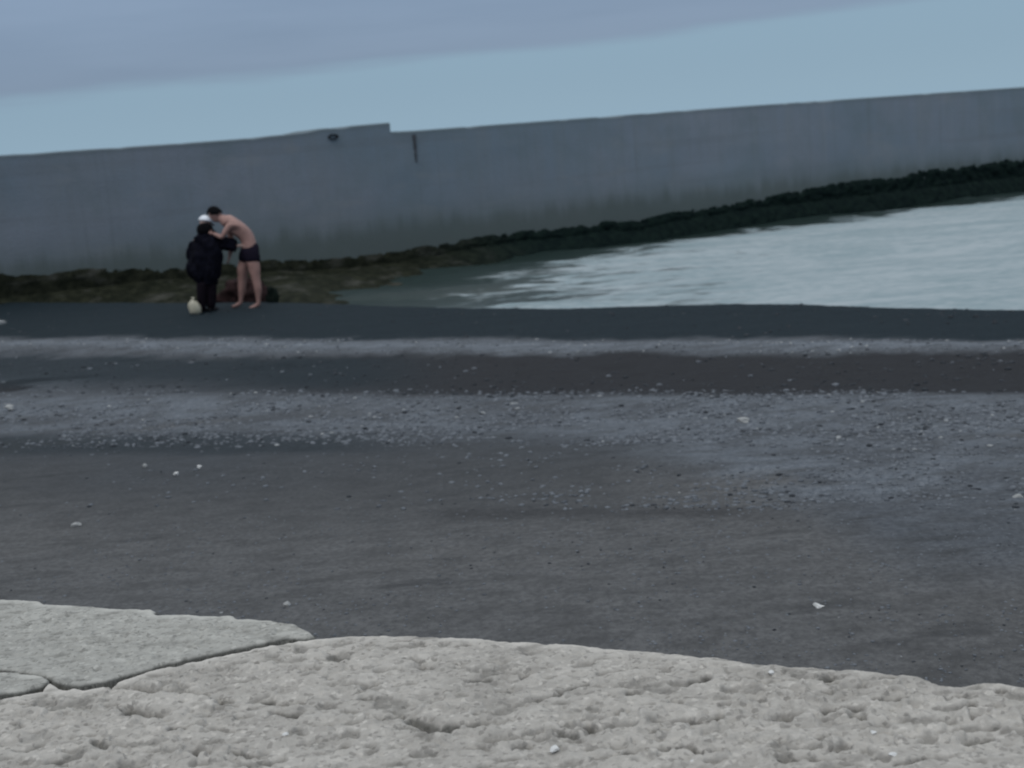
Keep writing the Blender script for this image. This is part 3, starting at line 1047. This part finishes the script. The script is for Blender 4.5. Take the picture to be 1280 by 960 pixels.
def head_bits(c, fdir, up, skin, eye, lip):
    A = frame(fdir, up)
    f, s, u = A.col[0], A.col[1], A.col[2]
    out = [(ball(c, (.098, .076, .118), A), skin), (ball(c + f * .03 - u * .055, (.062, .056, .062), A), skin),
           (ball(c + f * .100 - u * .012, (.020, .013, .026), A, 2), skin)]
    for q in (-1, 1):
        out.append((ball(c + s * q * .076 - u * .01, (.018, .009, .030), A, 2), skin))
        out.append((ball(c + f * .086 + s * q * .031 + u * .012, (.010, .013, .008), A, 2), eye))
    out.append((ball(c + f * .090 - u * .058, (.008, .024, .007), A, 2), lip))
    return out, A


def hair_mesh(c, A, k=1.09, back=True, low=-.2, face=.45):
    """cap of hair: scalp shell cut away over the face"""
    bm = bmesh.new(); bmesh.ops.create_icosphere(bm, subdivisions=4, radius=1.0)
    dele = []
    rg = random.Random(4)
    for v in bm.verts:
        p = v.co.copy()
        if (p.x > face and p.z < 0.55) or p.z < low - .25 * max(0, -p.x) or (p.x > .05 and p.z < .12):
            dele.append(v)
            continue
        r = k + 0.035 * math.sin(17 * p.x + 9 * p.z) * math.sin(15 * p.y + 3) + rg.uniform(0, .02)
        v.co = c + A @ Vector((p.x * .098 * r - .004, p.y * .078 * r, p.z * .120 * r + .004))
    bmesh.ops.delete(bm, geom=dele, context='VERTS')
    r = bmesh.ops.extrude_face_region(bm, geom=bm.faces[:])
    for v in [g for g in r['geom'] if isinstance(g, bmesh.types.BMVert)]:
        v.co = c + (v.co - c) * 0.93
    bmesh.ops.recalc_face_normals(bm, faces=bm.faces[:])
    for fc in bm.faces:
        fc.smooth = True
    me = bpy.data.meshes.new('hair'); bm.to_mesh(me); bm.free()
    return me


M_SKIN = simple_mat('skin', (0.295, 0.168, 0.142), 0.6, .12, 9)
M_SKIN2 = simple_mat('skin of face and hands', (0.36, 0.25, 0.22), 0.6, .1, 9)
M_EYE = simple_mat('eye dark', (0.03, 0.02, 0.02), 0.3)
M_LIP = simple_mat('lips', (0.28, 0.12, 0.11), 0.5)
M_HAIR = simple_mat('black hair', (0.004, 0.004, 0.005), 0.9, .3, 60)
M_SHORT = simple_mat('navy swim shorts', (0.009, 0.007, 0.015), 0.8, .25, 25, .006)
M_COAT = simple_mat('dark navy jacket', (0.004, 0.0042, 0.0085), 0.9, .4, 14, .01)
M_TROU = simple_mat('black trousers', (0.007, 0.005, 0.008), 0.9, .3, 14, .01)
M_SHOE = simple_mat('black shoes', (0.012, 0.012, 0.014), 0.6)
M_CAP = simple_mat('white cap cloth', (0.74, 0.76, 0.80), 0.85, .06, 20)
M_BAG = simple_mat('pale yellow plastic bag', (0.40, 0.375, 0.29), 0.5, .18, 22, .01)


def person_bather():
    # profile, facing left, bent forward at the hips
    base = J(312, 386); base.z = GZ(base.x, base.y)
    root = empty('person', base, label='bare-chested person in dark swim shorts bending forward over the other on the beach', cat='person')
    pel = J(314, 313)
    nodes = [(pel, (.135, .125)),                        # 0 pelvis
             (J(312, 302), (.155, .12)),                # 1 waist
             (J(305, 290), (.19, .145)),                # 2 ribs
             (J(295, 280.5), (.225, .16)),              # 3 chest
             (J(285, 277.5), (.185, .135)),                # 4 upper chest
             (J(277, 273.5), (.075, .072)),                # 5 neck
             (J(272, 270), (.070, .070))]                # 6 skull base
    edges = [(0, 1), (1, 2), (2, 3), (3, 4), (4, 5), (5, 6)]

    def chain(start, pts):
        prev = start
        for p, r in pts:
            nodes.append((p, r)); edges.append((prev, len(nodes) - 1)); prev = len(nodes) - 1
    # near leg
    chain(0, [(J(315, 321, -.10), (.125, .120)), (J(318, 336, -.11), (.108, .104)), (J(320, 350, -.12), (.072, .072)), (J(322.5, 360, -.12), (.074, .074)),
              (J(323, 374, -.12), (.036, .036)), (J(323, 380, -.12), (.038, .038)), (J(317.5, 383.5, -.13), (.036, .030)), (J(311.5, 385.5, -.14), (.028, .020))])
    chain(0, [(J(309.5, 321, .10), (.125, .120)), (J(304, 335, .10), (.115, .11)), (J(302.5, 349, .10), (.072, .072)), (J(302.5, 359, .11), (.074, .074)),
              (J(301, 373, .11), (.036, .036)), (J(301, 378.5, .11), (.038, .038)), (J(295.5, 382, .10), (.036, .030)), (J(289.5, 383.8, .08), (.028, .020))])
    # near arm: down and forward, hand on the other's side
    chain(3, [(J(286.5, 282, -.19), (.062, .062)), (J(281.5, 290, -.22), (.050, .050)), (J(277, 297, -.22), (.040, .040)), (J(271.5, 294, -.20), (.037, .037)), (J(266, 291.5, -.17), (.026, .026))])
    # far arm: hanging, hand low
    chain(3, [(J(287, 283, .19), (.060, .060)), (J(288, 294, .20), (.060, .060)), (J(290, 305, .19), (.052, .052)), (J(288.5, 313, .14), (.046, .046)), (J(287, 320, .10), (.027, .027))])
    body = skin_obj('body', nodes, edges, M_SKIN)
    hc = J(269.0, 268.5)
    fdir = Vector((-0.80, -0.05, -0.62)); up = Vector((-0.55, 0, 0.8))
    hb, A = head_bits(hc, fdir, up, M_SKIN, M_EYE, M_LIP)
    parts = [(body, M_SKIN)] + hb
    parts += hand(J(266.5, 291.7, -.17), Vector((-1, .2, .2)), Vector((0, .9, -.3)), M_SKIN, side=1)
    parts += hand(J(287.1, 319, .10), Vector((-.25, -.1, -1)), Vector((-1, 0, .1)), M_SKIN, side=-1)
    o = join('body', parts); parent_keep(o, root)
    h = link('hair', hair_mesh(hc, A, 1.24), M_HAIR); parent_keep(h, root)
    # shorts
    sn = [(J(314, 313), (.200, .165)), (J(312, 301.5), (.168, .135)),
          (J(316, 321, -.10), (.145, .135)), (J(317.5, 331, -.112), (.135, .125)),
          (J(308.5, 321, .10), (.145, .135)), (J(305, 331, .105), (.130, .125))]
    sh = link('shorts', skin_obj('shorts', sn, [(0, 1), (0, 2), (2, 3), (0, 4), (4, 5)], M_SHORT), M_SHORT)
    parent_keep(sh, root)


def loft(name, rings, mat, n=40, fold=0.0, cap=True, seed=0):
    """rings: (centre, half width x, half depth y, tilt x-dir vector optional)"""
    bm = bmesh.new(); R = []
    for k, (c, rx, ry) in enumerate(rings):
        ring = []
        for i in range(n):
            a = 2 * math.pi * i / n
            w = 1 + fold * (k / len(rings)) * math.sin(7 * a + seed + k * .35) + fold * .5 * math.sin(3 * a + k * .9 + seed)
            ring.append(bm.verts.new((c.x + rx * w * math.cos(a), c.y + ry * w * math.sin(a), c.z + 0.01 * fold * 10 * math.sin(2 * a + k))))
        R.append(ring)
    for a, b in zip(R[:-1], R[1:]):
        for i in range(n):
            bm.faces.new((a[i], a[(i + 1) % n], b[(i + 1) % n], b[i]))
    if cap:
        bm.faces.new(R[0]); bm.faces.new(list(reversed(R[-1])))
    bmesh.ops.recalc_face_normals(bm, faces=bm.faces[:])
    for f in bm.faces:
        f.smooth = len(f.verts) == 4
    me = bpy.data.meshes.new(name); bm.to_mesh(me); bm.free()
    return me


def person_jacket():
    D = -0.10
    base = J(258, 391, D); base.z = GZ(base.x, base.y)
    root = empty('person', base, label='person in white cap and dark navy jacket seen from behind, reaching towards the bare-chested one', cat='person')
    nodes = [(J(258, 346, D), (.13, .12)), (J(257.5, 328, D), (.14, .11)), (J(257, 310, D), (.16, .12)), (J(258, 298, D), (.12, .1)), (J(257.5, 291, D + .03), (.055, .055)), (J(257, 284, D + .05), (.06, .06))]
    edges = [(0, 1), (1, 2), (2, 3), (3, 4), (4, 5)]

    def chain(start, pts):
        prev = start
        for p, r in pts:
            nodes.append((p, r)); edges.append((prev, len(nodes) - 1)); prev = len(nodes) - 1
    chain(3, [(J(269, 299, D + .03), .06), (J(277, 305, D + .05), .045), (J(287, 309, D + .04), .035), (J(301, 307, D + .02), .026)])
    chain(3, [(J(246, 300, D + .02), .06), (J(240, 310, D + .03), .048), (J(237, 321, D + .05), .04), (J(243, 330, D + .22), .026)])
    chain(0, [(J(263, 356, D), .08), (J(264, 370, D), .05), (J(263, 386, D), .036)])
    chain(0, [(J(253, 356, D - .03), .08), (J(252, 370, D - .05), .05), (J(252, 388, D - .06), .036)])
    body = skin_obj('body', nodes, edges, M_SKIN2)
    hc = J(256.2, 279.5, D + .06)
    fdir = Vector((0.45, 0.85, -0.30)); up = Vector((0.1, .15, 1))
    hb, A = head_bits(hc, fdir, up, M_SKIN2, M_EYE, M_LIP)
    parts = [(body, M_SKIN2)] + hb
    parts += hand(J(300, 307.2, D + .02), Vector((1, .1, .1)), Vector((0, .2, -1)), M_SKIN2)
    parts += hand(J(242.5, 329, D + .21), Vector((.5, .6, -.5)), Vector((1, 0, 0)), M_SKIN2, side=-1)
    parent_keep(join('body', parts), root)
    # thick dark hair gathered over the collar
    hn = [(hc + Vector((-.01, -.02, -.00)), (.100, .105)), (J(256, 284.5, D), (.150, .115)), (J(256.2, 290, D - .03), (.150, .09)), (J(256.5, 294, D - .06), (.10, .06))]
    hr = link('hair', skin_obj('hair', hn, [(0, 1), (1, 2), (2, 3)], M_HAIR), M_HAIR); parent_keep(hr, root)
    # cap: crown, seam and peak
    Au = frame(fdir, up)
    bm = bmesh.new(); bmesh.ops.create_uvsphere(bm, u_segments=32, v_segments=16, radius=1)
    dele = [v for v in bm.verts if v.co.z < -0.02]
    bmesh.ops.delete(bm, geom=dele, context='VERTS')
    cc = hc + Au.col[2] * .030
    for v in bm.verts:
        p = v.co.copy(); g = 1 + .012 * math.cos(6 * math.atan2(p.y, p.x))
        v.co = cc + Au @ Vector((p.x * .118 * g, p.y * .104 * g, p.z * .110))
    r = bmesh.ops.extrude_face_region(bm, geom=bm.faces[:])
    for v in [g for g in r['geom'] if isinstance(g, bmesh.types.BMVert)]:
        v.co = cc + (v.co - cc) * .96
    bmesh.ops.recalc_face_normals(bm, faces=bm.faces[:])
    for f in bm.faces:
        f.smooth = True
    me = bpy.data.meshes.new('cap'); bm.to_mesh(me); bm.free()
    capo = link('cap', me, M_CAP); parent_keep(capo, root)
    bm = bmesh.new(); V = []
    for j in range(7):
        a = -1.0 + 2.0 * j / 6
        for rr, dz in ((.112, 0.0), (.185, -.018)):
            for th in (0, -.006):
                ln = rr if rr < .15 else .115 + .075 * math.cos(a * .9)
                V.append(bm.verts.new(cc + Au @ Vector((ln * math.cos(a * .85), ln * math.sin(a * .85) * .93, dz + th))))
    for j in range(6):
        a = V[j * 4:j * 4 + 4]; b = V[j * 4 + 4:j * 4 + 8]
        for q in ((0, 2), (2, 3), (3, 1), (1, 0)):
            bm.faces.new((a[q[0]], b[q[0]], b[q[1]], a[q[1]]))
    bmesh.ops.recalc_face_normals(bm, faces=bm.faces[:])
    me = bpy.data.meshes.new('cap_peak'); bm.to_mesh(me); bm.free()
    pk = link('cap_peak', me, M_CAP); parent_keep(pk, root)
    # jacket torso and sleeves
    rings = [(J(257.5, 289.5, D + .02), .085, .085), (J(257.5, 292.5, D + .01), .13, .10), (J(257.5, 296, D), .185, .125), (J(257, 301, D), .215, .15), (J(257.5, 309, D), .250, .17),
             (J(257, 318, D), .275, .18), (J(256, 328, D), .285, .185), (J(256, 338, D), .275, .185), (J(257, 345, D), .245, .175), (J(257.5, 351, D), .195, .155), (J(259.5, 355, D), .160, .14), (J(259.5, 356, D), .12, .11)]
    me = loft('jacket', rings, M_COAT, fold=.06, seed=1)
    s1 = skin_obj('sleeve', [(J(266, 299, D + .01), .095), (J(277, 304.5, D + .05), .125), (J(287, 307, D + .04), .120), (J(296.5, 306.5, D + .03), .085)], [(0, 1), (1, 2), (2, 3)], M_COAT)
    s2 = skin_obj('sleeve', [(J(248, 300, D + .01), .085), (J(241, 309, D + .02), .075), (J(238, 321, D + .05), .065), (J(243, 330, D + .18), .050)], [(0, 1), (1, 2), (2, 3)], M_COAT)
    jk = join('jacket', [(me, M_COAT), (s1, M_COAT), (s2, M_COAT)])
    bm = bmesh.new(); bm.from_mesh(jk.data)
    bmesh.ops.triangulate(bm, faces=[f for f in bm.faces if len(f.verts) > 4])
    bmesh.ops.subdivide_edges(bm, edges=bm.edges[:], cuts=2, use_grid_fill=True)
    bm.normal_update()
    off = {v: v.normal * (0.050 * (noise_mod.noise(Vector((v.co.x * 7 + v.co.z * 3, v.co.y * 7, v.co.z * 5))) + .5 * noise_mod.noise(Vector((v.co.x * 15, v.co.y * 15 + v.co.z * 4, v.co.z * 11))))) for v in bm.verts}
    for v, d_ in off.items():
        v.co += d_
    bm.to_mesh(jk.data); bm.free()
    for pl in jk.data.polygons:
        pl.use_smooth = True
    parent_keep(jk, root)
    col = loft('collar', [(J(257, 288, D + .03), .100, .095), (J(257.3, 292, D + .02), .118, .105), (J(257.5, 294.5, D + .01), .125, .11)], M_COAT, cap=False, fold=.02)
    parent_keep(link('collar', col, M_COAT), root)
    for a, b, c in (((262, 350), (264.5, 368), (263.5, 387)), ((253.5, 350), (253, 368), (252, 388.5))):
        dd = D if a[0] > 256 else D - .05
        tr = skin_obj('trouser_leg', [(J(*a, dd), .120), (J(*b, dd), .098), (J(*c, dd), .075)], [(0, 1), (1, 2)], M_TROU)
        parent_keep(link('trouser_leg', tr, M_TROU), root)
        shp = J(c[0] + .5, c[1] + 2.0, dd)
        shp.z = GZ(shp.x, shp.y) + .035
        f = Vector((0.45, 0.8, 0)).normalized()
        sn = [(shp - f * .07, (.040, .036)), (shp + f * .02, (.045, .042)), (shp + f * .12, (.046, .030)), (shp + f * .18, (.034, .022))]
        parent_keep(link('shoe', skin_obj('shoe', sn, [(0, 1), (1, 2), (2, 3)], M_SHOE), M_SHOE), root)


def bag():
    c = J(243, 389, -.32); c.z = GZ(c.x, c.y)
    root = empty('bag', c, label='small pale yellow knotted bag on the beach beside the feet of the jacketed person', cat='bag')
    k = []
    for (h, r) in ((.0, .045), (.015, .080), (.06, .098), (.12, .102), (.18, .088), (.215, .055), (.235, .022), (.25, .018)):
        k.append((c + Vector((.02 * math.sin(h * 12 + 1), 0, h)), r * (1.0 if h > .05 else 1.15), r * .8))
    parent_keep(link('bag_body', loft('bag_body', k, M_BAG, n=36, fold=.07, seed=2), M_BAG), root)
    b = c + Vector((0, 0, .25))
    kn = [(b, .018), (b + Vector((0, 0, .012)), .022)]
    e = [(0, 1)]
    for q in (-1, 1):
        kn += [(b + Vector((q * .018, 0, .020)), .009), (b + Vector((q * .03, 0.01, .030)), .005)]
        e += [(1, len(kn) - 2), (len(kn) - 2, len(kn) - 1)]
    parent_keep(link('knot', skin_obj('knot', kn, e, M_BAG, sub=1), M_BAG), root)


person_jacket()
person_bather()
bag()


def weed_rock(px, py, w, h, seed, label, dy=.7, mat=None):
    """weed-covered boulder standing behind the two people"""
    p = J(px, py, dy); p.z = GZ(p.x, p.y)
    bm = bmesh.new(); bmesh.ops.create_icosphere(bm, subdivisions=4, radius=1.0)
    for v in bm.verts:
        k = 1 + .35 * noise_mod.noise(v.co * 1.4 + Vector((seed, 0, 0))) + .16 * noise_mod.noise(v.co * 4 + Vector((0, seed, 0))) + .06 * noise_mod.noise(v.co * 11)
        v.co = Vector((v.co.x * w, v.co.y * w * .8, v.co.z * h)) * k
    for f in bm.faces:
        f.smooth = True
    me = bpy.data.meshes.new('rock'); bm.to_mesh(me); bm.free()
    add_attr(me, 'olive', np.full(len(me.vertices), .35))
    o = link('rock', me, mat or M_ALGAE); o.location = (p.x, p.y, p.z + h * .45)
    tag(o, label=label, cat='rock')


M_RED = simple_mat('dark reddish brown weed', (0.020, 0.011, 0.011), 0.9, .5, 9, .01)
weed_rock(341, 379, .10, .20, 2.0, "upright dark weed-covered rock just right of the bather's heels", .55)
weed_rock(306, 382, .42, .30, 5.0, 'low dark reddish-brown rock showing behind the legs of the bather', 1.5, M_RED)
